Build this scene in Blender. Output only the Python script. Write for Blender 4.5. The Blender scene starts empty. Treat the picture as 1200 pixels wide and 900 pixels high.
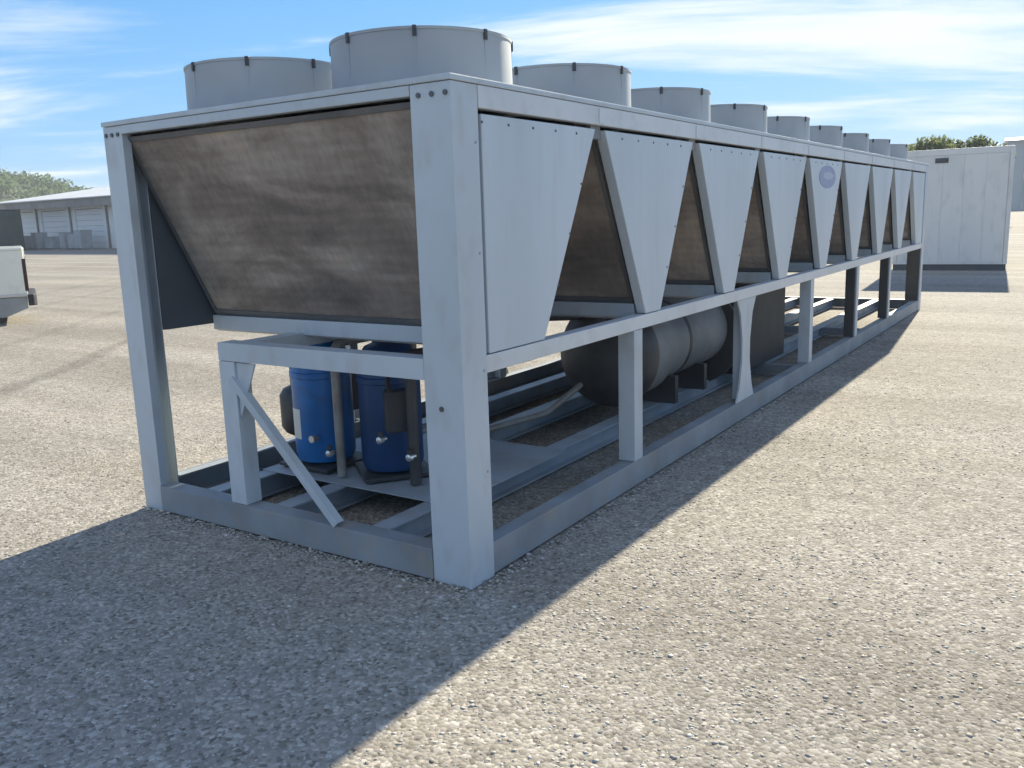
import bpy, bmesh, math, random
import numpy as np
from mathutils import Matrix, Vector
random.seed(7); rng = np.random.default_rng(7)
S = bpy.context.scene
COL = S.collection
PI = math.pi

# ------------------------------------------------------------------ camera
def make_camera():
    f, pos = 1024.4, Vector((2.1524, -2.8595, 1.6024))
    yaw, pit, rol = -0.5881, 0.1906, -0.0314
    F = Vector((math.sin(yaw)*math.cos(pit), math.cos(yaw)*math.cos(pit), -math.sin(pit)))
    R = Vector((math.cos(yaw), -math.sin(yaw), 0)); U = R.cross(F)
    R2 = math.cos(rol)*R + math.sin(rol)*U
    U2 = -math.sin(rol)*R + math.cos(rol)*U
    cd = bpy.data.cameras.new('camera'); co = bpy.data.objects.new('camera', cd); COL.objects.link(co)
    cd.sensor_width = 36; cd.lens = 36*f/1200; cd.clip_start = .05; cd.clip_end = 6000
    M = Matrix((R2, U2, -F)).transposed().to_4x4(); M.translation = pos
    co.matrix_world = M
    S.camera = co
make_camera()

# ------------------------------------------------------------------ light
EXPOSURE = 1.24
SUN_DIR = Vector((-0.085, 1.0, 0.496)).normalized()      # towards the sun
SUN_EL = math.asin(SUN_DIR.z)
SUN_ROT = math.atan2(SUN_DIR.x, SUN_DIR.y)
SKY_TINT = (.33, .88, 1.9)
SKY_SOFT = (.25, .225, .175)
CLOUD_COL = (4.0, 4.3, 4.6)
CLOUD_ROT = -33.7
CLOUD_OFS = (7.0, 3.45)
def make_light():
    ld = bpy.data.lights.new('sun', 'SUN'); ld.energy = 5.0; ld.angle = math.radians(.53); ld.color = (1, .92, .74)
    lo = bpy.data.objects.new('sun', ld); COL.objects.link(lo)
    lo.rotation_euler = SUN_DIR.to_track_quat('Z', 'Y').to_euler()
    w = bpy.data.worlds.new('World'); S.world = w; w.use_nodes = True
    nt = w.node_tree; N, L = nt.nodes, nt.links
    for n in list(N): N.remove(n)
    out = N.new('ShaderNodeOutputWorld'); bg = N.new('ShaderNodeBackground'); bg.inputs['Strength'].default_value = .104
    sky = N.new('ShaderNodeTexSky'); sky.sky_type = 'NISHITA'; sky.sun_disc = False
    sky.sun_elevation = SUN_EL; sky.sun_rotation = SUN_ROT
    sky.air_density = 1.0; sky.dust_density = .2; sky.ozone_density = 3.0; sky.altitude = 100
    # soft shoulder on the raw model, as a phone's exposure compresses the glow round the sun
    tint = N.new('ShaderNodeVectorMath'); tint.operation = 'MULTIPLY'; L.new(sky.outputs[0], tint.inputs[0]); tint.inputs[1].default_value = SKY_TINT
    kk = N.new('ShaderNodeVectorMath'); kk.operation = 'MULTIPLY_ADD'; L.new(tint.outputs[0], kk.inputs[0])
    kk.inputs[1].default_value = SKY_SOFT; kk.inputs[2].default_value = (1, 1, 1)
    soft = N.new('ShaderNodeVectorMath'); soft.operation = 'DIVIDE'; L.new(tint.outputs[0], soft.inputs[0]); L.new(kk.outputs[0], soft.inputs[1])
    # thin wind-drawn cloud over the whole sky, mapped on a flat layer overhead
    tc = N.new('ShaderNodeTexCoord'); sep = N.new('ShaderNodeSeparateXYZ'); L.new(tc.outputs['Generated'], sep.inputs[0])
    zz = N.new('ShaderNodeMath'); zz.operation = 'MAXIMUM'; zz.inputs[1].default_value = 0; L.new(sep.outputs['Z'], zz.inputs[0])
    za = N.new('ShaderNodeMath'); za.operation = 'ADD'; za.inputs[1].default_value = .10; L.new(zz.outputs[0], za.inputs[0])
    dv = N.new('ShaderNodeVectorMath'); dv.operation = 'DIVIDE'; L.new(tc.outputs['Generated'], dv.inputs[0])
    cb = N.new('ShaderNodeCombineXYZ')
    for i in range(3): L.new(za.outputs[0], cb.inputs[i])
    L.new(cb.outputs[0], dv.inputs[1])
    rot = N.new('ShaderNodeMapping'); rot.inputs['Rotation'].default_value = (0, 0, math.radians(CLOUD_ROT)); L.new(dv.outputs[0], rot.inputs[0])
    mp = N.new('ShaderNodeMapping'); mp.inputs['Scale'].default_value = (.42, 1.0, 0); mp.inputs['Location'].default_value = (CLOUD_OFS[0], CLOUD_OFS[1], 0)
    L.new(rot.outputs[0], mp.inputs[0])
    n1 = N.new('ShaderNodeTexNoise'); n1.inputs['Scale'].default_value = .95; n1.inputs['Detail'].default_value = 9
    n1.inputs['Roughness'].default_value = .60; n1.inputs['Distortion'].default_value = .38
    L.new(mp.outputs[0], n1.inputs['Vector'])
    cr = N.new('ShaderNodeValToRGB'); cr.color_ramp.elements[0].position = .45; cr.color_ramp.elements[1].position = .68
    cr.color_ramp.interpolation = 'EASE'
    L.new(n1.outputs['Fac'], cr.inputs[0])
    mx = N.new('ShaderNodeMix'); mx.data_type = 'RGBA'
    L.new(cr.outputs[0], mx.inputs['Factor'])
    L.new(soft.outputs[0], mx.inputs[6]); mx.inputs[7].default_value = (*CLOUD_COL, 1)
    L.new(mx.outputs[2], bg.inputs[0]); L.new(bg.outputs[0], out.inputs[0])
make_light()
S.view_settings.view_transform = 'Standard'; S.view_settings.look = 'None'
S.view_settings.exposure = EXPOSURE; S.view_settings.gamma = 1; S.view_settings.use_curve_mapping = False

# ------------------------------------------------------------------ materials
def material(name, base, rough=.5, metal=0., var=None, scale=3., detail=6, stretch=(1, 1, 1), lo=.35, hi=.65,
             second=None, sscale=20., samt=.5, bump=0., bscale=60., spec=.5, rnd=True, world=False):
    """Principled paint with one broad and one fine noise of wear and a fine relief."""
    m = bpy.data.materials.new(name); m.use_nodes = True
    nt = m.node_tree; N, L = nt.nodes, nt.links
    b = N['Principled BSDF']; b.inputs['Roughness'].default_value = rough; b.inputs['Metallic'].default_value = metal
    b.inputs['Specular IOR Level'].default_value = spec
    b.inputs['Base Color'].default_value = (*base, 1)
    tc = N.new('ShaderNodeTexCoord')
    src = tc.outputs['Object']
    if world:
        g = N.new('ShaderNodeNewGeometry'); src = g.outputs['Position']
    if rnd and not world:
        oi = N.new('ShaderNodeObjectInfo'); ad = N.new('ShaderNodeVectorMath'); ad.operation = 'ADD'
        ml = N.new('ShaderNodeMath'); ml.operation = 'MULTIPLY'; ml.inputs[1].default_value = 37.
        L.new(oi.outputs['Random'], ml.inputs[0]); L.new(src, ad.inputs[0]); L.new(ml.outputs[0], ad.inputs[1]); src = ad.outputs[0]
    mp = N.new('ShaderNodeMapping'); mp.inputs['Scale'].default_value = stretch; L.new(src, mp.inputs[0])
    col = None
    if var:
        n = N.new('ShaderNodeTexNoise'); n.inputs['Scale'].default_value = scale; n.inputs['Detail'].default_value = detail
        L.new(mp.outputs[0], n.inputs['Vector'])
        r = N.new('ShaderNodeValToRGB'); r.color_ramp.elements[0].position = lo; r.color_ramp.elements[1].position = hi
        L.new(n.outputs['Fac'], r.inputs[0])
        r.color_ramp.elements[0].color = (*base, 1); r.color_ramp.elements[1].color = (*var, 1)
        col = r.outputs[0]
    if second:
        n2 = N.new('ShaderNodeTexNoise'); n2.inputs['Scale'].default_value = sscale; n2.inputs['Detail'].default_value = 4
        L.new(mp.outputs[0], n2.inputs['Vector'])
        r2 = N.new('ShaderNodeValToRGB'); r2.color_ramp.elements[0].position = .52; r2.color_ramp.elements[1].position = .72
        L.new(n2.outputs['Fac'], r2.inputs[0])
        mu = N.new('ShaderNodeMath'); mu.operation = 'MULTIPLY'; mu.inputs[1].default_value = samt; L.new(r2.outputs[0], mu.inputs[0])
        mx = N.new('ShaderNodeMix'); mx.data_type = 'RGBA'; L.new(mu.outputs[0], mx.inputs['Factor'])
        if col: L.new(col, mx.inputs[6])
        else: mx.inputs[6].default_value = (*base, 1)
        mx.inputs[7].default_value = (*second, 1); col = mx.outputs[2]
    if col: L.new(col, b.inputs['Base Color'])
    if bump:
        nb = N.new('ShaderNodeTexNoise'); nb.inputs['Scale'].default_value = bscale; nb.inputs['Detail'].default_value = 5
        L.new(src, nb.inputs['Vector'])
        bp = N.new('ShaderNodeBump'); bp.inputs['Strength'].default_value = bump; bp.inputs['Distance'].default_value = .01
        L.new(nb.outputs['Fac'], bp.inputs['Height']); L.new(bp.outputs[0], b.inputs['Normal'])
    return m

PAINT = material('chiller_paint', (.475, .53, .57), .42, var=(.415, .465, .50), scale=1.3, stretch=(1, 1, .5),
                 second=(.33, .31, .28), sscale=9, samt=.35, bump=.06, bscale=25)
PANEL = material('panel_paint', (.515, .575, .62), .40, var=(.445, .50, .54), scale=1.6, stretch=(1, 1, .22),
                 second=(.40, .385, .36), sscale=14, samt=.22, bump=.05, bscale=6)
RAILM = material('rail_paint', (.60, .625, .64), .38, var=(.53, .55, .56), scale=1.5, second=(.40, .38, .35), sscale=10, samt=.3)
SHROUD = material('shroud_plastic', (.35, .375, .39), .5, var=(.29, .31, .325), scale=2.2, second=(.34, .34, .34), sscale=11, samt=.3)
SKID = material('skid_steel', (.275, .305, .325), .6, var=(.20, .22, .235), scale=3, second=(.30, .25, .20), sscale=8, samt=.6, bump=.15)
COIL = None
END_SHADE = material('end_shade_grey', (.105, .12, .13), .55, var=(.085, .095, .105), scale=2)  # dark tone holds the shade inside the end panels
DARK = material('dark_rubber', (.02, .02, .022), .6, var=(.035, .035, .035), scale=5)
BLACKM = material('post_shade_black', (.035, .036, .04), .5, var=(.06, .06, .06), scale=4)
RAILB = material('inner_rail_steel', (.36, .405, .44), .55, var=(.28, .315, .345), scale=3, second=(.27, .23, .19), sscale=8, samt=.4)
DRUM = material('drum_insulation', (.20, .215, .225), .55, var=(.15, .16, .17), scale=2.5, second=(.27, .26, .25), sscale=6, samt=.4, bump=.1)
GREYM = material('insulation_grey', (.13, .135, .14), .6, var=(.09, .095, .10), scale=2.5, second=(.2, .19, .18), sscale=6, samt=.4, bump=.1)
BLUE_SHADED = material('compressor_blue_shaded', (.010, .055, .165), .45, var=(.010, .042, .12), scale=4)  # shaded copy of the compressor blue, shade put into the colour
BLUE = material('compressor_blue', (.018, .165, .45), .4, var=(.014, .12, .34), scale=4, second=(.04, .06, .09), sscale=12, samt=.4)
COPPER = material('pipe_grey', (.30, .29, .27), .45, var=(.22, .20, .18), scale=8)
LABELW = material('label_white', (.72, .74, .70), .5, var=(.6, .62, .58), scale=6)
BOLT = material('bolt_steel', (.11, .115, .12), .4, metal=.6)
FITTING = material('bright_fitting', (.75, .75, .74), .25, metal=.8)
BADGE = material('badge_blue', (.22, .26, .43), .45, var=(.29, .33, .47), scale=14)
BADGEW = material('badge_pale', (.38, .42, .52), .45)

def coil_material():
    m = bpy.data.materials.new('coil_fins'); m.use_nodes = True
    nt = m.node_tree; N, L = nt.nodes, nt.links; b = N['Principled BSDF']
    b.inputs['Roughness'].default_value = .75; b.inputs['Specular IOR Level'].default_value = .2
    g = N.new('ShaderNodeNewGeometry')
    mp = N.new('ShaderNodeMapping'); mp.inputs['Scale'].default_value = (.8, .9, 1.9); L.new(g.outputs['Position'], mp.inputs[0])
    n = N.new('ShaderNodeTexNoise'); n.inputs['Scale'].default_value = 1.7; n.inputs['Detail'].default_value = 7; n.inputs['Roughness'].default_value = .62; n.inputs['Distortion'].default_value = .6
    L.new(mp.outputs[0], n.inputs['Vector'])
    r = N.new('ShaderNodeValToRGB'); e = r.color_ramp.elements
    e[0].position = .30; e[0].color = (.15, .13, .116, 1); e[1].position = .74; e[1].color = (.50, .385, .295, 1)
    x = e.new(.46); x.color = (.255, .212, .18, 1); x = e.new(.58); x.color = (.37, .32, .275, 1)
    L.new(n.outputs['Fac'], r.inputs[0])
    # fins: fine upright lines
    sp = N.new('ShaderNodeSeparateXYZ'); L.new(g.outputs['Position'], sp.inputs[0])
    w = N.new('ShaderNodeMath'); w.operation = 'MULTIPLY'; w.inputs[1].default_value = 520.; L.new(sp.outputs['X'], w.inputs[0])
    s = N.new('ShaderNodeMath'); s.operation = 'SINE'; L.new(w.outputs[0], s.inputs[0])
    # tube rows: faint level lines
    w2 = N.new('ShaderNodeMath'); w2.operation = 'MULTIPLY'; w2.inputs[1].default_value = 125.; L.new(sp.outputs['Z'], w2.inputs[0])
    s2 = N.new('ShaderNodeMath'); s2.operation = 'SINE'; L.new(w2.outputs[0], s2.inputs[0])
    mr = N.new('ShaderNodeMapRange'); mr.inputs['From Min'].default_value = -1; mr.inputs['To Min'].default_value = .95; mr.inputs['To Max'].default_value = 1.03
    L.new(s2.outputs[0], mr.inputs['Value'])
    mx = N.new('ShaderNodeMix'); mx.data_type = 'RGBA'; mx.blend_type = 'MULTIPLY'; mx.inputs['Factor'].default_value = 1
    cc = N.new('ShaderNodeCombineColor')
    for i in range(3): L.new(mr.outputs[0], cc.inputs[i])
    L.new(r.outputs[0], mx.inputs[6]); L.new(cc.outputs[0], mx.inputs[7]); L.new(mx.outputs[2], b.inputs['Base Color'])
    # clogged and bent fins: fine grit and thin upright runs of dirt
    mg = N.new('ShaderNodeMapping'); mg.inputs['Scale'].default_value = (1, .5, .12); L.new(g.outputs['Position'], mg.inputs[0])
    ng = N.new('ShaderNodeTexNoise'); ng.inputs['Scale'].default_value = 34; ng.inputs['Detail'].default_value = 6; ng.inputs['Roughness'].default_value = .7; L.new(mg.outputs[0], ng.inputs['Vector'])
    rg = N.new('ShaderNodeMapRange'); rg.inputs['From Min'].default_value = .3; rg.inputs['From Max'].default_value = .7; rg.inputs['To Min'].default_value = .85; rg.inputs['To Max'].default_value = 1.13
    L.new(ng.outputs['Fac'], rg.inputs['Value'])
    sc = N.new('ShaderNodeVectorMath'); sc.operation = 'SCALE'; L.new(mx.outputs[2], sc.inputs[0]); L.new(rg.outputs[0], sc.inputs['Scale']); L.new(sc.outputs[0], b.inputs['Base Color'])
    bp = N.new('ShaderNodeBump'); bp.inputs['Strength'].default_value = .3; bp.inputs['Distance'].default_value = .002
    L.new(s.outputs[0], bp.inputs['Height']); L.new(bp.outputs[0], b.inputs['Normal'])
    return m
COIL = coil_material()

# ------------------------------------------------------------------ mesh helpers
def box(bm, x0, x1, y0, y1, z0, z1, bev=0.):
    vs = [bm.verts.new((x, y, z)) for z in (z0, z1) for y in (y0, y1) for x in (x0, x1)]
    fs = [bm.faces.new([vs[i] for i in q]) for q in ((0, 2, 3, 1), (4, 5, 7, 6), (0, 1, 5, 4), (2, 6, 7, 3), (0, 4, 6, 2), (1, 3, 7, 5))]
    if bev:
        es = list({e for f in fs for e in f.edges})
        bmesh.ops.bevel(bm, geom=es, offset=bev, segments=2, affect='EDGES', profile=.6)
def prism(bm, pts, axis, a, b, bev=0.):
    """closed polygon pts (2-D) extruded along axis from a to b; axis 'x': pts=(y,z), 'y': (x,z), 'z': (x,y)"""
    def P(p, t): return {'x': (t, p[0], p[1]), 'y': (p[0], t, p[1]), 'z': (p[0], p[1], t)}[axis]
    A = [bm.verts.new(P(p, a)) for p in pts]; B = [bm.verts.new(P(p, b)) for p in pts]
    n = len(pts); fs = [bm.faces.new(A), bm.faces.new(B[::-1])]
    for i in range(n): fs.append(bm.faces.new((A[i], B[i], B[(i+1) % n], A[(i+1) % n])))
    if bev:
        es = list({e for f in fs for e in f.edges})
        bmesh.ops.bevel(bm, geom=es, offset=bev, segments=2, affect='EDGES', profile=.6)
def lathe(bm, prof, seg=32, cx=0, cy=0, axis='z', caps=True):
    """profile (r, h) turned round an axis through cx, cy"""
    rings = []
    for r, h in prof:
        ring = []
        for i in range(seg):
            t = 2*PI*i/seg; u, v = cx + r*math.cos(t), cy + r*math.sin(t)
            ring.append(bm.verts.new({'z': (u, v, h), 'y': (u, h, v), 'x': (h, u, v)}[axis]))
        rings.append(ring)
    for a, b in zip(rings, rings[1:]):
        for i in range(seg): bm.faces.new((a[i], a[(i+1) % seg], b[(i+1) % seg], b[i]))
    if caps:
        bm.faces.new(rings[0][::-1]); bm.faces.new(rings[-1])
def tube(bm, pts, r, seg=10):
    rings = []
    pts = [Vector(p) for p in pts]
    for i, p in enumerate(pts):
        d = (pts[min(i+1, len(pts)-1)] - pts[max(i-1, 0)]).normalized()
        a = d.orthogonal().normalized() if i == 0 else (a - d*a.dot(d)).normalized()
        b = d.cross(a)
        rings.append([bm.verts.new(p + r*(math.cos(2*PI*k/seg)*a + math.sin(2*PI*k/seg)*b)) for k in range(seg)])
    for A, B in zip(rings, rings[1:]):
        for k in range(seg): bm.faces.new((A[k], A[(k+1) % seg], B[(k+1) % seg], B[k]))
    bm.faces.new(rings[0][::-1]); bm.faces.new(rings[-1])
def bend(pts, n=5, r=.08):
    """round the corners of a polyline"""
    pts = [Vector(p) for p in pts]; out = [pts[0]]
    for a, b, c in zip(pts, pts[1:], pts[2:]):
        p = b + (a-b).normalized()*r; q = b + (c-b).normalized()*r
        for i in range(n+1):
            t = i/n; out.append((1-t)**2*p + 2*t*(1-t)*b + t*t*q)
    return out + [pts[-1]]
def finish(name, bm, mat, parent=None, loc=(0, 0, 0), smooth=None, rot=None):
    bmesh.ops.recalc_face_normals(bm, faces=bm.faces)
    me = bpy.data.meshes.new(name); bm.to_mesh(me); bm.free(); me.materials.append(mat)
    if smooth is not None:
        me.polygons.foreach_set('use_smooth', [True]*len(me.polygons)); me.set_sharp_from_angle(angle=math.radians(smooth))
    return link(name, me, parent, loc, rot)
def link(name, me, parent=None, loc=(0, 0, 0), rot=None):
    o = bpy.data.objects.new(name, me); COL.objects.link(o); o.location = loc
    if rot: o.rotation_euler = rot
    if parent: o.parent = parent
    return o
def part(name, mat, parent, build, loc=(0, 0, 0), smooth=None, rot=None):
    bm = bmesh.new(); build(bm); return finish(name, bm, mat, parent, loc, smooth, rot)
def thing(name, label, cat, loc=(0, 0, 0), rz=0., group=None):
    o = bpy.data.objects.new(name, None); COL.objects.link(o); o.location = loc; o.rotation_euler = (0, 0, rz)
    o['label'] = label; o['category'] = cat
    if group: o['group'] = group
    return o
def tag(o, label, cat, group=None):
    o['label'] = label; o['category'] = cat
    if group: o['group'] = group
    return o
def kids(o): return [c for c in bpy.data.objects if c.parent == o]
def copy_tree(o, parent=None, kid_map=None):
    c = o.copy(); COL.objects.link(c); c.parent = parent
    for ch in kids(o): copy_tree(ch, c)
    return c

# ------------------------------------------------------------------ ground
def ground_material():
    m = bpy.data.materials.new('gravel_ground'); m.use_nodes = True
    nt = m.node_tree; N, L = nt.nodes, nt.links; b = N['Principled BSDF']
    b.inputs['Roughness'].default_value = .95; b.inputs['Specular IOR Level'].default_value = .15
    g = N.new('ShaderNodeNewGeometry'); P = g.outputs['Position']
    def noise(sc, det=5, vec=P, rough=.55):
        n = N.new('ShaderNodeTexNoise'); n.inputs['Scale'].default_value = sc; n.inputs['Detail'].default_value = det
        n.inputs['Roughness'].default_value = rough; L.new(vec, n.inputs['Vector']); return n.outputs['Fac']
    def ramp(fac, stops):
        r = N.new('ShaderNodeValToRGB'); e = r.color_ramp.elements
        e[0].position, e[0].color = stops[0][0], (*stops[0][1], 1); e[1].position, e[1].color = stops[-1][0], (*stops[-1][1], 1)
        for p, c in stops[1:-1]: x = e.new(p); x.color = (*c, 1)
        L.new(fac, r.inputs[0]); return r.outputs[0]
    # small stones as cells, each its own tone
    v = N.new('ShaderNodeTexVoronoi'); v.inputs['Scale'].default_value = 68; L.new(P, v.inputs['Vector'])
    sepc = N.new('ShaderNodeSeparateColor'); L.new(v.outputs['Color'], sepc.inputs[0])
    stone = ramp(sepc.outputs[0], [(0, (.15, .137, .117)), (.2, (.255, .234, .202)), (.7, (.318, .295, .258)), (1, (.45, .424, .383))])
    broad = ramp(noise(.35, 6), [(.3, (.84, .82, .80)), (.5, (1, 1, 1)), (.7, (1.08, 1.05, 1.0))])
    fine = ramp(noise(9, 6, rough=.7), [(.3, (.78, .77, .76)), (.6, (1.06, 1.05, 1.03))])
    # wheel tracks: long soft bands worn paler
    mp = N.new('ShaderNodeMapping'); mp.inputs['Rotation'].default_value = (0, 0, math.radians(62)); mp.inputs['Scale'].default_value = (.05, .8, 1); L.new(P, mp.inputs[0])
    track = ramp(noise(1.1, 3, mp.outputs[0]), [(.40, (.86, .845, .825)), (.60, (1.09, 1.09, 1.085))])
    # ruts of one vehicle that crossed the yard past the left end of the chiller
    wob = N.new('ShaderNodeMath'); wob.operation = 'MULTIPLY_ADD'; L.new(noise(.5, 2), wob.inputs[0]); wob.inputs[1].default_value = .5
    dp = N.new('ShaderNodeVectorMath'); dp.operation = 'DOT_PRODUCT'; L.new(P, dp.inputs[0]); dp.inputs[1].default_value = (.77, .64, 0); L.new(dp.outputs['Value'], wob.inputs[2])
    rut = None
    for off in (4.1, 5.75, 7.9, 9.5):
        a = N.new('ShaderNodeMath'); a.operation = 'ADD'; a.inputs[1].default_value = off; L.new(wob.outputs[0], a.inputs[0])
        q = N.new('ShaderNodeMath'); q.operation = 'ABSOLUTE'; L.new(a.outputs[0], q.inputs[0])
        mr = N.new('ShaderNodeMapRange'); mr.interpolation_type = 'SMOOTHSTEP'; mr.inputs['From Min'].default_value = .05; mr.inputs['From Max'].default_value = .20
        mr.inputs['To Min'].default_value = .76 if off < 5 else .88; mr.inputs['To Max'].default_value = 1; L.new(q.outputs[0], mr.inputs['Value'])
        if rut is None: rut = mr.outputs[0]
        else:
            mm = N.new('ShaderNodeMath'); mm.operation = 'MULTIPLY'; L.new(rut, mm.inputs[0]); L.new(mr.outputs[0], mm.inputs[1]); rut = mm.outputs[0]
    rc = N.new('ShaderNodeCombineColor')
    for i in range(3): L.new(rut, rc.inputs[i])
    c = stone
    for k in (broad, fine, track, rc.outputs[0]):
        mx = N.new('ShaderNodeMix'); mx.data_type = 'RGBA'; mx.blend_type = 'MULTIPLY'; mx.inputs['Factor'].default_value = 1
        L.new(c, mx.inputs[6]); L.new(k, mx.inputs[7]); c = mx.outputs[2]
    L.new(c, b.inputs['Base Color'])
    bp = N.new('ShaderNodeBump'); bp.inputs['Strength'].default_value = .42; bp.inputs['Distance'].default_value = .007; bp.invert = True
    L.new(v.outputs['Distance'], bp.inputs['Height'])
    b2 = N.new('ShaderNodeBump'); b2.inputs['Strength'].default_value = .3; b2.inputs['Distance'].default_value = .02
    L.new(noise(6, 5), b2.inputs['Height']); L.new(bp.outputs[0], b2.inputs['Normal'])
    L.new(b2.outputs[0], b.inputs['Normal'])
    return m
GROUND = ground_material()
def make_ground():
    bm = bmesh.new()
    xs = sorted(set([-1050, -500, -150, -60] + list(range(-40, 41, 4)) + [60, 150, 500, 1050]))
    V = [[bm.verts.new((x, y, 0)) for x in xs] for y in xs]
    for j in range(len(xs)-1):
        for i in range(len(xs)-1): bm.faces.new((V[j][i], V[j][i+1], V[j+1][i+1], V[j+1][i]))
    o = finish('gravel_ground', bm, GROUND); o['kind'] = 'structure'
make_ground()

def make_gravel():
    """loose stones lying on the yard, thick near the viewer and thinning with distance"""
    m = bpy.data.materials.new('gravel_stone'); m.use_nodes = True
    nt = m.node_tree; b = nt.nodes['Principled BSDF']; b.inputs['Roughness'].default_value = .9; b.inputs['Specular IOR Level'].default_value = .2
    at = nt.nodes.new('ShaderNodeAttribute'); at.attribute_name = 'stone_colour'
    nt.links.new(at.outputs['Color'], b.inputs['Base Color'])
    base = bmesh.new(); bmesh.ops.create_icosphere(base, subdivisions=1, radius=1)
    bv = np.array([v.co[:] for v in base.verts]); bf = np.array([[v.index for v in f.verts] for f in base.faces]); base.free()
    cam = np.array([2.15, -2.86]); yaw = -.588
    pts = []; 
    for r0, r1, dens, s0, s1 in ((1.2, 4.2, 5000, .002, .0112), (4.2, 7, 2000, .003, .0115), (7, 11, 420, .004, .012), (11, 18, 90, .006, .013)):
        half = math.radians(44); n = int(dens*half*(r1*r1-r0*r0))
        r = np.sqrt(rng.uniform(r0*r0, r1*r1, n)); a = yaw + rng.uniform(-half, half, n)
        x = cam[0] + r*np.sin(a); y = cam[1] + r*np.cos(a)
        s = s0 + (s1-s0)*rng.random(n)**3.6
        pts.append(np.stack([x, y, s], 1))
    # thicker and thinner patches, as tyres and rain leave them
    pts = np.concatenate(pts)
    f = np.sin(pts[:, 0]*1.9 + 1.3*np.sin(pts[:, 1]*1.1)) + np.sin(pts[:, 1]*2.3 + .9*np.sin(pts[:, 0]*2.7)) + .8*np.sin(pts[:, 0]*5.1 - pts[:, 1]*4.3)
    pts = pts[rng.random(len(pts)) < np.clip(.66 + .22*f, .22, 1)]
    # stones kicked up against the skid
    m2 = 5200; e = rng.random(m2)
    ex = np.where(e < .68, np.abs(rng.normal(0, .045, m2)) + .012, rng.uniform(-2.33, .0, m2))
    ey = np.where(e < .68, rng.uniform(0, 9, m2), -np.abs(rng.normal(0, .045, m2)) - .012)
    pts = np.concatenate([pts, np.stack([ex, ey, .004 + .011*rng.random(m2)**2.5], 1)])
    n = len(pts)
    q = rng.normal(size=(n, 4)); q /= np.linalg.norm(q, axis=1)[:, None]
    w, x, y, z = q.T
    R = np.stack([1-2*(y*y+z*z), 2*(x*y-z*w), 2*(x*z+y*w), 2*(x*y+z*w), 1-2*(x*x+z*z), 2*(y*z-x*w), 2*(x*z-y*w), 2*(y*z+x*w), 1-2*(x*x+y*y)], 1).reshape(n, 3, 3)
    sc = rng.uniform(.6, 1.25, (n, 1, 3)); jit = rng.uniform(.62, 1.25, (n, len(bv), 1))
    v = np.einsum('nij,nkj->nki', R, bv[None]*sc*jit)
    v[:, :, 2] *= .34
    v *= pts[:, None, 2:3]
    v[:, :, :2] += pts[:, None, :2]
    rise = pts[:, 2]*rng.uniform(-.32, .12, n)
    d = np.where(pts[:, 1] > 0, pts[:, 0], -pts[:, 1]); rise[-m2:] += np.clip(.022 - .3*d[-m2:], 0, 1)*rng.random(m2)
    v[:, :, 2] += rise[:, None]
    f = bf[None] + (np.arange(n)*len(bv))[:, None, None]
    me = bpy.data.meshes.new('loose_gravel')
    nv, nf = n*len(bv), n*len(bf)
    me.vertices.add(nv); me.vertices.foreach_set('co', v.reshape(-1).astype(np.float32))
    me.loops.add(nf*3); me.loops.foreach_set('vertex_index', f.reshape(-1).astype(np.int32))
    me.polygons.add(nf); me.polygons.foreach_set('loop_start', (np.arange(nf)*3).astype(np.int32))
    me.update(calc_edges=True)
    pal = np.array([(.345, .325, .285), (.40, .38, .338), (.32, .297, .262), (.52, .50, .465), (.26, .243, .215), (.40, .36, .305), (.16, .15, .135)])
    k = rng.choice(len(pal), n, p=[.3, .22, .16, .12, .09, .09, .02])
    c = pal[k]*rng.uniform(.85, 1.12, (n, 1))
    ca = np.ones((n, len(bv), 4)); ca[:, :, :3] = c[:, None]
    att = me.attributes.new('stone_colour', 'FLOAT_COLOR', 'POINT'); att.data.foreach_set('color', ca.reshape(-1).astype(np.float32))
    me.materials.append(m)
    o = link('loose_gravel', me); o['kind'] = 'stuff'; tag(o, 'loose pale limestone gravel spread over the yard', 'gravel')
make_gravel()

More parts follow.
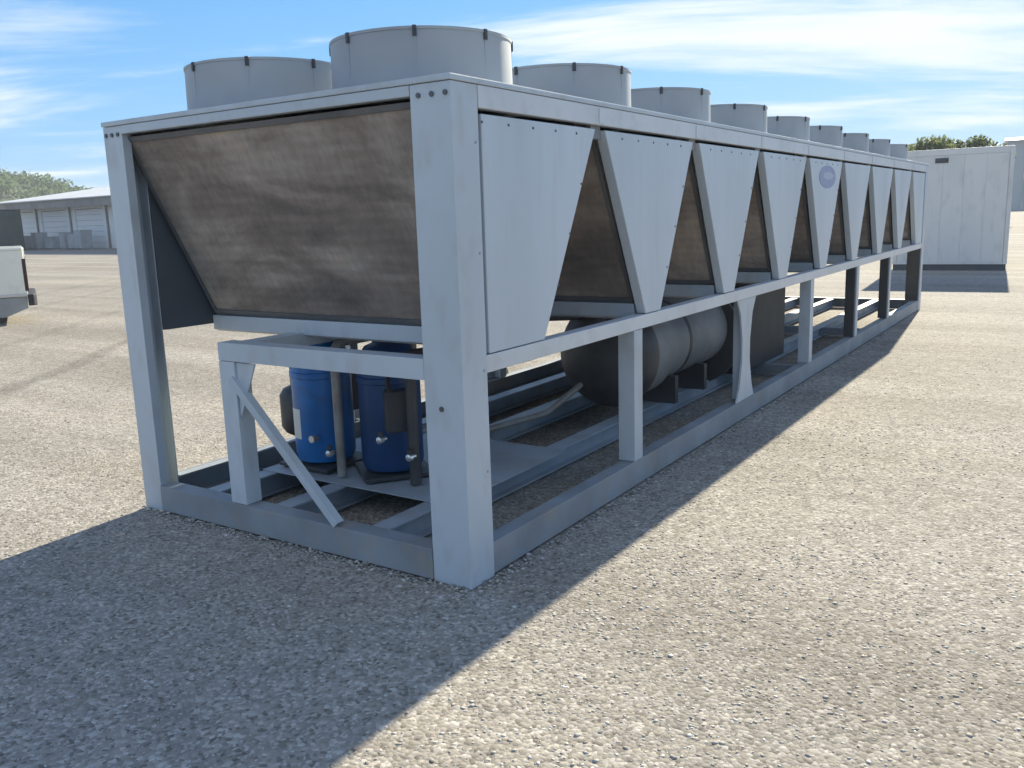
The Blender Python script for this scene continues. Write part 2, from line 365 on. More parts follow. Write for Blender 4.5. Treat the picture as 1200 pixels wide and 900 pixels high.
# ------------------------------------------------------------------ the chiller
W, H, LEN, MOD = 2.334, 2.154, 11.626, 1.3
Y0 = -.037                                  # where the first module begins
def make_chiller():
    t = thing('air_cooled_chiller', 'long grey industrial chiller with nine fan bays, V shaped side panels and open skid base', 'chiller')
    # --- skid base
    def side_beam(bm, x0, x1):
        o = 1 if x1 > -1 else -1                    # channel: web outside, flanges turned in
        xo = 0 if o > 0 else -W
        web = sorted((xo, xo - o*.012)); fl = sorted((xo - o*.012, xo - o*.085))
        box(bm, web[0] - (.004 if o > 0 else -.004), web[1] - (.004 if o > 0 else -.004), .18, LEN-.18, 0.012, .16, .003)
        box(bm, fl[0] - o*.005, fl[1] - o*.005, .182, LEN-.182, .148, .158); box(bm, fl[0] - o*.005, fl[1] - o*.005, .182, LEN-.182, .013, .024)
    part('skid_beam', SKID, t, lambda bm: side_beam(bm, -.1, 0))
    part('skid_beam', SKID, t, lambda bm: side_beam(bm, -W, -W+.1))
    def end_beam(bm, y, s):
        ys = sorted((y, y + s*.012)); box(bm, -W+.164, -.207, ys[0], ys[1], .012, .157, .003)
        yf = sorted((y + s*.012, y + s*.10)); box(bm, -W+.165, -.208, yf[0], yf[1], .146, .156); box(bm, -W+.165, -.208, yf[0], yf[1], .014, .025)
    part('end_beam', SKID, t, lambda bm: end_beam(bm, -.008, 1))
    part('end_beam', SKID, t, lambda bm: end_beam(bm, LEN+.008, -1))
    for x in (-.62, -1.30, -1.86):
        def rail(bm, x=x):
            box(bm, x-.055, x+.055, .062, LEN-.062, .132, .144, .002); box(bm, x-.006, x+.006, .062, LEN-.062, .03, .132); box(bm, x-.05, x+.05, .062, LEN-.062, .018, .03)
        part('inner_rail', RAILB, t, rail)
    for y in (5.4, 8.2):
        part('cross_beam', SKID, t, lambda bm, y=y: box(bm, -W+.092, -.092, y-.04, y+.04, .05, .128, .003))
    # --- corner posts: bent channels open to the inside
    def post(bm, sx, sy):
        # sx=+1 right side (x=0), sy=+1 near end (y=0); profile drawn for the near right corner then mirrored
        w, d, th = (.205 if sx > 0 else .162), .178, .006
        p = [(0, 0), (0, d), (-.075, d), (-.075, d-th), (-th, d-th), (-th, th), (-w+th, th), (-w+th, .05), (-w, .05), (-w, 0)]
        q = [((x if sx > 0 else -W-x), (y if sy > 0 else LEN-y)) for x, y in p]
        prism(bm, q, 'z', .004, 2.128, 0)
    for sx in (1, -1):
        for sy in (1, -1):
            po = part('corner_post', PAINT, t, lambda bm: post(bm, sx, sy))
            xs = [(-.025 if sx > 0 else -W+.025) - sx*(.068 if sx > 0 else .052)*k for k in range(3)]
            for x in xs:
                yb = -.001 if sy > 0 else LEN+.001
                part('bolt', BOLT, po, lambda bm: lathe(bm, [(.011, -.006*sy), (.011, 0)], 8, 0, 0, 'y'), (x, yb, 2.085))
            if sx > 0 and sy > 0:
                part('bolt_hole', BOLT, po, lambda bm: lathe(bm, [(.012, -.003), (.012, .002)], 12, 0, 0, 'y'), (-.118, -.001, .80))
                for k, z in enumerate((1.9, 1.45, .95, .5)):
                    part('bolt', SHROUD, po, lambda bm: lathe(bm, [(.006, -.002), (.006, .003)], 8, 0, 0, 'x'), (0, .155, z))
    # --- top frame and roof deck
    part('roof_deck', PAINT, t, lambda bm: box(bm, -W-.006, .006, -.008, LEN+.008, 2.131, 2.156, .005))
    for xa, xb in ((-.05, .003), (-W-.003, -W+.05)):
        part('top_rail', RAILM, t, lambda bm: box(bm, xa, xb, .182, LEN-.182, 2.038, 2.129, .004))
    for ya, yb in ((-.004, .05), (LEN-.05, LEN+.004)):
        part('top_rail', PAINT, t, lambda bm: box(bm, -W+.164, -.208, ya, yb, 2.086, 2.129, .004))
    for k in range(1, 9):       # joints of the side rail
        for x in (.0035, -W-.0035):
            s = 1 if x > 0 else -1
            part('rail_joint', RAILM, t, lambda bm: box(bm, min(x, x+s*.003), max(x, x+s*.003), Y0+MOD*k-.03, Y0+MOD*k+.03, 2.045, 2.122, .001))
    # --- middle rails
    for xa, xb in ((-.075, -.002), (-W+.002, -W+.075)):
        part('middle_rail', RAILM, t, lambda bm: box(bm, xa, xb, .18 if xa > -1 else 1.9, LEN-.18, .935, 1.012, .004))
    # --- V panels
    def vpanel(kind):
        bm = bmesh.new()
        zt, zb, half, d = 2.018, 1.016, MOD/2-.052, .105
        if kind == 'v': pts = [(-half, zt), (half, zt), (d, zb), (-d, zb)]
        elif kind == 'first': pts = [(-half+.195, zt), (half, zt), (d-.045, zb), (-half+.195, zb)]
        else: pts = [(-half, zt), (half-.195, zt), (half-.195, zb), (-d+.045, zb)]
        prism(bm, pts, 'x', -.058, 0, .005)
        bmesh.ops.recalc_face_normals(bm, faces=bm.faces)
        me = bpy.data.meshes.new('side_panel'); bm.to_mesh(me); bm.free(); me.materials.append(PANEL); return me
    VM = {k: vpanel(k) for k in ('v', 'first', 'last')}
    bm = bmesh.new()
    for i in range(5): lathe(bm, [(.006, 0), (.006, .003)], 8, -.40 + .2*i, 1.985, 'x')
    for i in range(1, 4):
        z = 1.985 - .24*i; lathe(bm, [(.006, 0), (.006, .003)], 8, (MOD/2-.09) - (MOD/2-.16)*(1.985-z)/.97, z, 'x')
    bmesh.ops.recalc_face_normals(bm, faces=bm.faces)
    SCR = bpy.data.meshes.new('screws'); bm.to_mesh(SCR); bm.free(); SCR.materials.append(BOLT)
    for k in range(9):
        kind = 'first' if k == 0 else 'last' if k == 8 else 'v'
        yc = Y0 + MOD*(k+.5)
        sp = link('side_panel', VM[kind], t, (-.006, yc, 0))
        if k == 4:
            sp['label'] = 'side panel with a faded blue oval badge'
            def oval(bm, a, b, x0, x1, n=28): prism(bm, [(a*math.cos(2*PI*i/n), b*math.sin(2*PI*i/n)) for i in range(n)], 'x', x0, x1)
            part('badge', BADGE, sp, lambda bm: oval(bm, .30, .105, .0005, .003), (0, .03, 1.865))
            part('badge_mark', BADGEW, sp, lambda bm: oval(bm, .185, .034, .0032, .0042), (0, .05, 1.875))
        if k < 5: link('screws', SCR, sp)['kind'] = 'stuff'
        link('side_panel', VM[{'first': 'first', 'last': 'last', 'v': 'v'}[kind]], t, (-W+.064, yc, 0))
    for xa, xb in ((-.075, -.066), (-W+.066, -W+.075)):
        part('end_shade_sheet', END_SHADE, t, lambda bm: prism(bm, [(.185, 2.03), (.185, 1.02), (.575, 1.02), (.20, 2.03)], 'x', xa, xb))  # dark sheet added behind the end panel in place of its shade
        part('end_shade_sheet', END_SHADE, t, lambda bm: prism(bm, [(LEN-.185, 2.03), (LEN-.185, 1.02), (LEN-.575, 1.02), (LEN-.20, 2.03)], 'x', xa, xb))
    # infill at the apex between neighbouring panels
    for k in range(1, 9):
        y = Y0 + MOD*k
        for xa, xb in ((-.062, -.035), (-W+.035, -W+.062)):
            part('apex_plate', SKID, t, lambda bm: prism(bm, [(y-.05, 2.036), (y+.05, 2.036), (y+.066, 1.975), (y-.066, 1.975)], 'x', xa, xb))
    # --- coils, two slabs to each V, with their troughs
    def coil_pts(s):
        top, bot, th = MOD/2-.045, .085, .072
        return [(s*top, 2.07), (s*bot, 1.075), (s*(bot-th), 1.075), (s*(top-th), 2.07)]
    for k in range(9):
        yc = Y0 + MOD*(k+.5)
        for s in (-1, 1):
            p = coil_pts(s)
            if k == 0 and s < 0: p = [(y+(.035 if z > 1.5 else .0), z) for y, z in p]
            if k == 8 and s > 0: p = [(y-(.035 if z > 1.5 else .0), z) for y, z in p]
            c = part('coil', COIL, t, lambda bm: prism(bm, p, 'x', -W+.12, -.085), (0, yc, 0))
            a, b2 = Vector(p[0]), Vector(p[1]); nrm = Vector((p[0][0]-p[3][0], 0)).normalized()
            def frame(bm):
                for u0, u1 in ((.97, 1.0), (0, .025)):
                    A = a.lerp(b2, u0); B = a.lerp(b2, u1); o = s*.012
                    prism(bm, [(A.x, A.y), (B.x, B.y), (B.x+o, B.y), (A.x+o, A.y)], 'x', -W+.124, -.09)
                for x0, x1 in ((-.108, -.0865), (-W+.1215, -W+.143)):
                    A = a.lerp(b2, .027); B = a.lerp(b2, .968); o = s*.011
                    prism(bm, [(A.x, A.y), (B.x, B.y), (B.x+o, B.y), (A.x+o, A.y)], 'x', x0, x1)
            part('coil_frame', GREYM, c, frame)
        part('coil_trough', PAINT, t, lambda bm: prism(bm, [(-.115, 1.072), (-.115, .99), (-.08, .975), (.08, .975), (.115, .99), (.115, 1.072)], 'x', -W+.115, -.08, .003), (0, yc, 0))
    # --- fans
    R, Z0, HT = .43, 2.157, .262
    def shroud_mesh():
        bm = bmesh.new(); lathe(bm, [(R+.022, 0), (R+.022, .018), (R+.004, .02), (R, HT-.014), (R+.004, HT-.012), (R+.004, HT), (R-.018, HT), (R-.022, 0)], 64, caps=False)
        for i in range(8):      # upright seams of the shroud segments
            a = 2*PI*(i+.5)/8 + .22; c, s = math.cos(a), math.sin(a)
            vs = []
            for r in (R-.002, R+.003):
                for u in (-.004, .004):
                    for z in (.021, HT-.032): vs.append(bm.verts.new((c*r - s*u, s*r + c*u, z)))
            for q in ((0, 1, 3, 2), (4, 6, 7, 5), (0, 4, 5, 1), (2, 3, 7, 6), (1, 5, 7, 3), (0, 2, 6, 4)): bm.faces.new([vs[i] for i in q])
        bmesh.ops.recalc_face_normals(bm, faces=bm.faces)
        me = bpy.data.meshes.new('fan_shroud'); bm.to_mesh(me); bm.free(); me.materials.append(SHROUD)
        me.polygons.foreach_set('use_smooth', [True]*len(me.polygons)); me.set_sharp_from_angle(angle=math.radians(30)); return me
    SM = shroud_mesh()
    bm = bmesh.new(); box(bm, -.004, .010, -.009, .009, HT-.042, HT+.003, .002); CM = bpy.data.meshes.new('clip'); bm.to_mesh(CM); bm.free(); CM.materials.append(BLACKM)
    bm = bmesh.new()
    for r in (.10, .17, .24, .31, .38):
        tube(bm, [(r*math.cos(2*PI*i/24), r*math.sin(2*PI*i/24), HT-.02) for i in range(25)], .004, 4)
    for i in range(8):
        a = 2*PI*i/8; tube(bm, [(.05*math.cos(a), .05*math.sin(a), HT-.012), (R*.955*math.cos(a), R*.955*math.sin(a), HT-.012)], .005, 4)
    GM = bpy.data.meshes.new('fan_guard'); bm.to_mesh(GM); bm.free(); GM.materials.append(BLACKM)
    bm = bmesh.new(); lathe(bm, [(.09, .05), (.09, .16), (.06, .18)], 16)
    HM = bpy.data.meshes.new('fan_motor'); bm.to_mesh(HM); bm.free(); HM.materials.append(BLACKM)
    bm = bmesh.new()
    prism(bm, [(.08, -.05), (.395, -.11), (.40, .10), (.08, .05)], 'z', 0, .012)
    for v in bm.verts: v.co.z += v.co.y*.45 + .11
    bmesh.ops.recalc_face_normals(bm, faces=bm.faces)
    BM = bpy.data.meshes.new('fan_blade'); bm.to_mesh(BM); bm.free(); BM.materials.append(BLACKM)
    for k in range(9):
        for cx in (-.625, -1.705):
            yc = Y0 + MOD*(k+.5)
            sh = link('fan_shroud', SM, t, (cx, yc, Z0), (0, 0, 0 if k % 2 == 0 else .12))
            for i in range(8):
                a = 2*PI*(i+.5)/8 + .22
                link('clip', CM, sh, (R*math.cos(a), R*math.sin(a), 0), (0, 0, a))
            link('fan_guard', GM, sh); link('fan_motor', HM, sh)
            for i in range(5): link('fan_blade', BM, sh, (0, 0, 0), (0, 0, 2*PI*i/5 + k))
    # --- side posts under the middle rail
    for k, y in enumerate((1.70, 3.60, 5.44, 7.32, 9.15)):
        for side in (0, 1):
            xm = (lambda x: x) if side == 0 else (lambda x: -W - x)
            if k == 1:
                def gus(bm):
                    pts = [(-.21, .934), (.21, .934), (.13, .82), (.085, .62), (.085, .46), (.14, .26), (.20, .162), (-.20, .162), (-.14, .26), (-.085, .46), (-.085, .62), (-.13, .82)]
                    a, b = xm(-.004), xm(-.016); prism(bm, pts, 'x', min(a, b), max(a, b), .002)
                    a, b = xm(-.018), xm(-.09); box(bm, min(a, b), max(a, b), -.05, .05, .162, .932, .003)
                part('gusset_post', PAINT, t, gus, (0, y, 0))
            else:
                def pst(bm):
                    pr = [(-.004, -.055), (-.004, .055), (-.075, .055), (-.075, .049), (-.010, .049), (-.010, -.049), (-.105, -.049), (-.105, -.055)]
                    prism(bm, [(xm(x), yy) for x, yy in pr], 'z', .162, .933)
                part('side_post', PAINT, t, pst, (0, y, 0))
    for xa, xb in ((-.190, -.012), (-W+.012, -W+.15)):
        part('corner_post_shade', BLACKM, t, lambda bm: box(bm, xa, xb, LEN-.215, LEN-.182, .162, .96, .004))  # black plate added to stand for shade inside the far corner posts
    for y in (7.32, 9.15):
        part('side_post_shade', BLACKM, t, lambda bm: box(bm, -.115, -.014, y-.10, y-.058, .162, .932, .003))  # black strip added for the shaded near face of the side post
    # --- frame at the near end
    def short_post(bm):
        pr = [(-.058, 0), (.058, 0), (.058, .10), (.052, .10), (.052, .006), (-.052, .006), (-.052, .10), (-.058, .10)]
        prism(bm, [(x-1.50, y+.0) for x, y in pr], 'z', .159, .915)
    fp = part('frame_post', PAINT, t, short_post)
    part('gusset', PAINT, fp, lambda bm: prism(bm, [(-1.44, .912), (-1.30, .912), (-1.44, .62)], 'y', .012, .02))
    part('frame_beam', PAINT, t, lambda bm: (box(bm, -1.558, -.207, .0, .008, .918, 1.012, .002), box(bm, -1.556, -.208, .0082, .10, 1.003, 1.011, .002)))
    part('frame_beam', PAINT, t, lambda bm: box(bm, -1.556, -1.46, .105, 1.4, .925, 1.0, .003))
    a, b = Vector((-1.47, -.012, .83)), Vector((-.79, -.012, .165))
    def brace(bm):
        d = (b-a).normalized(); n = Vector((-d.z, 0, d.x))*.021
        pts = [(a+n), (b+n), (b-n), (a-n)]
        prism(bm, [(p.x, p.z) for p in pts], 'y', -.014, -.006, .001)
        prism(bm, [((p).x, (p).z) for p in (a+n, b+n, b+n*.7, a+n*.7)], 'y', -.0055, .03)
    part('diagonal_brace', PAINT, t, brace)
    # --- compressors
    def compressor(x, y, s=1., lab=False, mat=BLUE):
        c = part('compressor', mat, t, lambda bm: lathe(bm, [(.10, .19), (.165, .20), (.178, .24), (.178, .70), (.186, .705), (.186, .735), (.176, .74), (.168, .84), (.13, .90), (.06, .93), (.0005, .935)], 36), (x, y, 0), 40)
        part('foot', BLACKM, c, lambda bm: (box(bm, -.20, .20, -.20, .20, .165, .185, .003), [lathe(bm, [(.03, .145), (.03, .165)], 12, sx*.16, sy*.16) for sx in (-1, 1) for sy in (-1, 1)]))
        part('terminal_box', BLACKM, c, lambda bm: box(bm, -.07, .07, .17, .26, .45, .68, .006))
        part('port', FITTING, c, lambda bm: lathe(bm, [(.022, -.21), (.022, -.17)], 12, .10, .36, 'y'))
        if lab:
            def lb(bm):
                n = 5; vs = []
                for i in range(n+1):
                    an = math.radians(-128 + 34*i/n); vs.append([bm.verts.new((.1795*math.cos(an), .1795*math.sin(an), z)) for z in (.34, .52)])
                for q, r in zip(vs, vs[1:]): bm.faces.new((q[0], r[0], r[1], q[1]))
            part('rating_label', LABELW, c, lb)
        if not lab: c.rotation_euler = (0, 0, math.radians(-128))
        return c
    for i, (x, y) in enumerate(((-1.66, .80), (-1.16, .84))): compressor(x, y, lab=i == 0, mat=BLUE if i == 0 else BLUE_SHADED)
    for i, (x, y) in enumerate(((-1.75, 5.05), (-1.2, 5.05))): compressor(x, y, mat=BLUE_SHADED)
    part('pipe', COPPER, t, lambda bm: tube(bm, bend([(-1.80, .60, .30), (-1.80, .56, .27), (-.92, .56, .27), (-.92, .70, .40)], r=.05), .014), smooth=40)
    part('pipe', BLACKM, t, lambda bm: tube(bm, bend([(-.88, .70, .16), (-.88, .70, .86), (-.88, 1.3, .90)], r=.08), .03), smooth=40)
    part('pipe', BLACKM, t, lambda bm: tube(bm, bend([(-1.42, 1.05, .16), (-1.42, 1.05, .98), (-1.42, 1.9, .98)], r=.08), .035), smooth=40)
    part('conduit', DARK, t, lambda bm: tube(bm, bend([(-1.00, .66, .66), (-.96, .60, .80), (-.80, .52, .92), (-.60, .9, .94)], r=.08), .014), smooth=40)
    for x, y, z in ((-1.40, .585, .30), (-1.02, .60, .42), (-.86, .65, .33)):
        v = part('valve', FITTING, t, lambda bm: lathe(bm, [(.008, -.03), (.02, -.026), (.02, .0), (.012, .004), (.012, .03)], 12, 0, 0, 'y'), (x, y, z))
        part('valve_cap', BLACKM, v, lambda bm: lathe(bm, [(.014, .0), (.014, .025)], 10, 0, -.012), (0, -.0, .022))
    # vertical pipe between the first two, headers and black lines
    part('pipe', COPPER, t, lambda bm: tube(bm, bend([(-1.36, .62, .16), (-1.36, .62, .93), (-1.36, 1.3, .93), (-1.36, 1.3, .6)]), .026), smooth=40)
    part('pipe', BLACKM, t, lambda bm: tube(bm, bend([(-1.66, .84, .90), (-1.66, .84, .96), (-.9, 1.12, .96), (-.9, 1.9, .96), (-.9, 2.9, .86)]), .04), smooth=40)
    part('pipe', DARK, t, lambda bm: tube(bm, bend([(-2.0, .9, .3), (-2.0, .9, .92), (-2.0, 3.4, .92), (-1.4, 3.4, .92)]), .03), smooth=40)
    part('pipe', BLACKM, t, lambda bm: tube(bm, bend([(-.35, .35, .90), (-.35, 1.5, .90), (-.5, 2.2, .9)]), .03), smooth=40)
    part('liquid_receiver', BLACKM, t, lambda bm: lathe(bm, [(.03, .25), (.10, .29), (.125, .33), (.125, .53), (.10, .57), (.03, .6)], 24, -2.0, .93), smooth=40)
    part('base_plate', RAILB, t, lambda bm: box(bm, -1.92, -.50, .52, 1.72, .1455, .152, .002))
    part('pipe', COPPER, t, lambda bm: tube(bm, bend([(-1.16, 1.02, .34), (-1.16, 1.35, .34), (-1.16, 1.35, .22), (-1.0, 2.3, .22), (-.85, 2.56, .40)], r=.06), .022), smooth=40)
    part('pipe', BLACKM, t, lambda bm: tube(bm, bend([(-1.16, .86, .92), (-1.16, .86, 1.0), (-1.16, 1.6, .99), (-1.75, 1.6, .99), (-1.75, 4.4, .99)], r=.06), .028), smooth=40)
    part('cable', DARK, t, lambda bm: tube(bm, bend([(-.30, .35, .88), (-.34, 1.0, .84), (-.30, 1.8, .88), (-.36, 2.6, .83), (-.30, 3.4, .88)], r=.2), .013), smooth=40)
    # --- evaporator barrel
    ev = part('evaporator', DRUM, t, lambda bm: lathe(bm, [(.335, 2.75), (.36, 2.77), (.36, 3.08), (.33, 3.09), (.315, 3.10), (.315, 4.30)], 40, -.72, .60, 'y'), smooth=40)
    part('end_flange', BLACKM, ev, lambda bm: lathe(bm, [(.43, 4.30), (.43, 4.34), (.40, 4.341), (.40, 4.40)], 40, -.72, .53, 'y'), smooth=40)
    part('end_flange', BLACKM, ev, lambda bm: lathe(bm, [(.08, 2.50), (.24, 2.54), (.345, 2.62), (.385, 2.70), (.385, 2.748)], 40, -.72, .60, 'y'), smooth=40)
    for y in (3.3, 3.9):
        part('saddle', BLACKM, ev, lambda bm: box(bm, -1.0, -.44, y-.03, y+.03, .1455, .36, .003))
    part('strap', BLACKM, ev, lambda bm: lathe(bm, [(.317, 3.48), (.319, 3.485), (.319, 3.53), (.317, 3.535)], 40, -.72, .60, 'y'), smooth=40)
    # second circuit, deep in the shade
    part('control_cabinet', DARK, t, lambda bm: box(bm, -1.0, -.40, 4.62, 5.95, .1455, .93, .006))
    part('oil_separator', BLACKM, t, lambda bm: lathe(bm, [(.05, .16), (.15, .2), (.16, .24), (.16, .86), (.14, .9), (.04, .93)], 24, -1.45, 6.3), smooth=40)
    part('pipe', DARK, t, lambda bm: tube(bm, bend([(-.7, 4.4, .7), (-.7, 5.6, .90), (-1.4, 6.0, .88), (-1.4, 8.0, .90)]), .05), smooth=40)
make_chiller()

# ------------------------------------------------------------------ neighbouring container
CONT = material('container_paint', (.68, .675, .64), .55, var=(.62, .615, .585), scale=.8, stretch=(1, 1, .4), second=(.36, .35, .33), sscale=5, samt=.3)
CONTD = material('container_base', (.07, .08, .09), .7, var=(.10, .10, .10), scale=4)
def make_container():
    ang = math.radians(5.0)
    t = thing('equipment_container', 'pale grey steel equipment container standing past the far end of the chiller', 'container', (.48, 20.345, 0), ang)
    w, l, h = 2.44, 2.4, 2.79                      # local: x from -w to 0, y from 0 to l
    part('base_frame', CONTD, t, lambda bm: box(bm, -w+.02, -.02, .03, l-.03, .0, .14, .004))
    for x in (-w, -.09):
        for y in (0, l-.09):
            part('corner_post', CONT, t, lambda bm: box(bm, x, x+.09, y, y+.09, .142, h, .006))
    n = 5; pw = (w-.19)/n
    part('end_wall', CONT, t, lambda bm: box(bm, -w+.092, -.092, .0505, .09, .146, h-.06))
    for i in range(n):
        part('end_panel', CONT, t, lambda bm: box(bm, -w+.094+pw*i+.001, -w+.094+pw*(i+1)-.001, .012, .05, .20, h-.13, .0015))
    part('end_sill', CONT, t, lambda bm: box(bm, -w+.092, -.092, .004, .05, .142, .198, .004))
    part('end_header', CONT, t, lambda bm: box(bm, -w+.092, -.092, .004, .06, h-.128, h-.003, .004))
    for x in (-w+.004, -.044):
        for i in range(6):
            q = (l-.2)/6
            part('wall_panel', CONT, t, lambda bm: prism(bm, [(x+(.0 if x < -1 else .034), .1+q*i+.003), (x+(.0 if x < -1 else .034), .1+q*i+q*.55), (x+.02, .1+q*i+q*.65), (x+.02, .1+q*(i+1)-.003), (x+.03 if x < -1 else x, .1+q*(i+1)-.003), (x+.03 if x < -1 else x, .1+q*i+.003)], 'z', .145, h-.06))
    part('roof', CONT, t, lambda bm: box(bm, -w+.003, -.003, .02, l-.02, h-.05, h+.012, .005))
    v = part('vent', BLACKM, t, lambda bm: box(bm, -1.62, -1.34, -.004, .011, 2.49, 2.60, .003))
    for i in range(3): part('slat', GREYM, v, lambda bm: box(bm, -1.61, -1.35, -.012, -.005, 2.505+.032*i, 2.523+.032*i))
make_container()

# ------------------------------------------------------------------ pickup truck
def make_pickup():
    TP = material('truck_paint', (.82, .795, .68), .32, var=(.77, .745, .64), scale=1.2, second=(.5, .46, .38), sscale=6, samt=.25)
    GL = material('truck_glass', (.02, .025, .03), .08); TY = material('tyre_rubber', (.025, .025, .025), .85, bump=.3, bscale=30)
    RM = material('wheel_rim', (.5, .5, .5), .3, metal=.7); TL = material('lamp_red', (.045, .015, .012), .25); CH = material('bumper_chrome', (.55, .55, .56), .25, metal=.85)
    TR = material('trim_black', (.03, .03, .032), .6)
    LOWSHADE = material('lower_shade_grey', (.33, .33, .32), .5, var=(.27, .27, .26), scale=3)  # grey covers the lower body and the shadow beneath it
    # local: x forward from the rear face, y across, near (right-hand) side at y = 0, far side at y = 1.85
    t = thing('pickup_truck', 'white pickup truck cut by the left edge with its tail toward the chiller', 'pickup', (-13.45, 5.32, 0), math.atan2(-.885, -.465))
    # local +y must point away from the camera: heading (-.725,-.69) turned left is (.69,-.725), so mirror by using y negative
    D = -1.85
    def arch(cx, r=.43, n=9): return [(cx + r*math.cos(PI*i/n), .46 + r*math.sin(PI*i/n)) for i in range(n+1)]
    def side(x0, x1, top, cx):
        a = arch(cx)            # goes from cx+r to cx-r
        return [(x0, .46)] + a[::-1] + [(x1, .46), (x1, top), (x0, top)]
    for y0, y1 in ((-.06, 0), (D, D+.06)):
        bm = bmesh.new(); prism(bm, side(.02, 2.05, 1.265, 1.08), 'y', y0, y1, .022); finish('bed_side', bm, TP, t)
        part('bed_rail', TP, t, lambda bm: box(bm, .02, 2.05, y0-.006, y1+.006, 1.262, 1.318, .024))
        part('side_moulding', CH, t, lambda bm: box(bm, .03, .62, (.001 if y1 == 0 else D-.014), (.014 if y1 == 0 else D-.001), .465, .515, .003))
        part('lower_body_shade', LOWSHADE, t, lambda bm: prism(bm, [(.04, .455), (.63, .455), (.63, .12), (.40, .12), (.04, .26)], 'y', y0+.004, y1-.004, .006))  # lower body, with the slanted ground shadow drawn into its outline
        bm = bmesh.new(); prism(bm, side(3.30, 5.35, 1.12, 4.45), 'y', y0, y1, .008); finish('fender', bm, TP, t)
        bm = bmesh.new(); prism(bm, [(2.07, .44), (3.28, .44), (3.28, 1.20), (2.07, 1.20)], 'y', y0, y1, .008); d = finish('door', bm, TP, t)
        part('handle', TR, d, lambda bm: box(bm, 2.15, 2.30, (.001 if y1 == 0 else D-.02), (.02 if y1 == 0 else D-.001), 1.05, 1.08, .003))
    part('bed_floor', TP, t, lambda bm: box(bm, .05, 2.05, D+.062, -.062, .70, .74))
    tg = part('tailgate', TP, t, lambda bm: box(bm, 0, .05, D+.10, -.10, .72, 1.29, .012)); part('handle', TR, tg, lambda bm: box(bm, -.012, 0, D/2-.1, D/2+.1, 1.08, 1.15, .003))
    for y0, y1 in ((-.098, .004), (D-.004, D+.098)):
        part('tail_light', TL, t, lambda bm: box(bm, -.006, .055, y0, y1, .56, 1.12, .01))
    part('rear_bumper', TR, t, lambda bm: prism(bm, [(-.11, D+.05), (-.11, -.05), (-.06, .015), (.03, .015), (.03, D-.015), (-.06, D-.015)], 'z', .30, .50, .012))
    part('chassis', TR, t, lambda bm: box(bm, .15, 5.2, D+.35, -.35, .36, .58, .01))
    part('hood', TP, t, lambda bm: prism(bm, [(3.30, 1.13), (3.30, 1.24), (5.2, 1.14), (5.34, 1.02), (5.34, .5), (3.3, .5)], 'y', D+.062, -.062, .01))
    part('cab', TP, t, lambda bm: prism(bm, [(2.10, 1.21), (2.18, 1.74), (2.30, 1.80), (2.85, 1.80), (2.95, 1.75), (3.45, 1.23), (3.28, 1.2)], 'y', D+.06, -.06, .012))
    for y0, y1 in ((-.058, -.050), (D+.050, D+.058)):
        part('side_window', GL, t, lambda bm: prism(bm, [(2.22, 1.26), (2.26, 1.70), (2.86, 1.70), (3.24, 1.28)], 'y', y0 if y0 < -1 else -.0595, (D+.0595) if y0 < -1 else -.054))
    part('front_bumper', CH, t, lambda bm: box(bm, 5.36, 5.46, D+.02, -.02, .42, .62, .012))
    for cx in (1.08, 4.45):
        for yc in (-.12, D+.12):
            wh = part('wheel', TY, t, lambda bm: lathe(bm, [(.20, -.11), (.34, -.11), (.37, -.08), (.37, .08), (.34, .11), (.20, .11)], 32, 0, 0, 'y'), (cx, yc, .37), 30)
            part('rim', RM, wh, lambda bm: lathe(bm, [(.06, -.115), (.20, -.09), (.20, .09), (.06, .115)], 24, 0, 0, 'y'), smooth=30)
make_pickup()

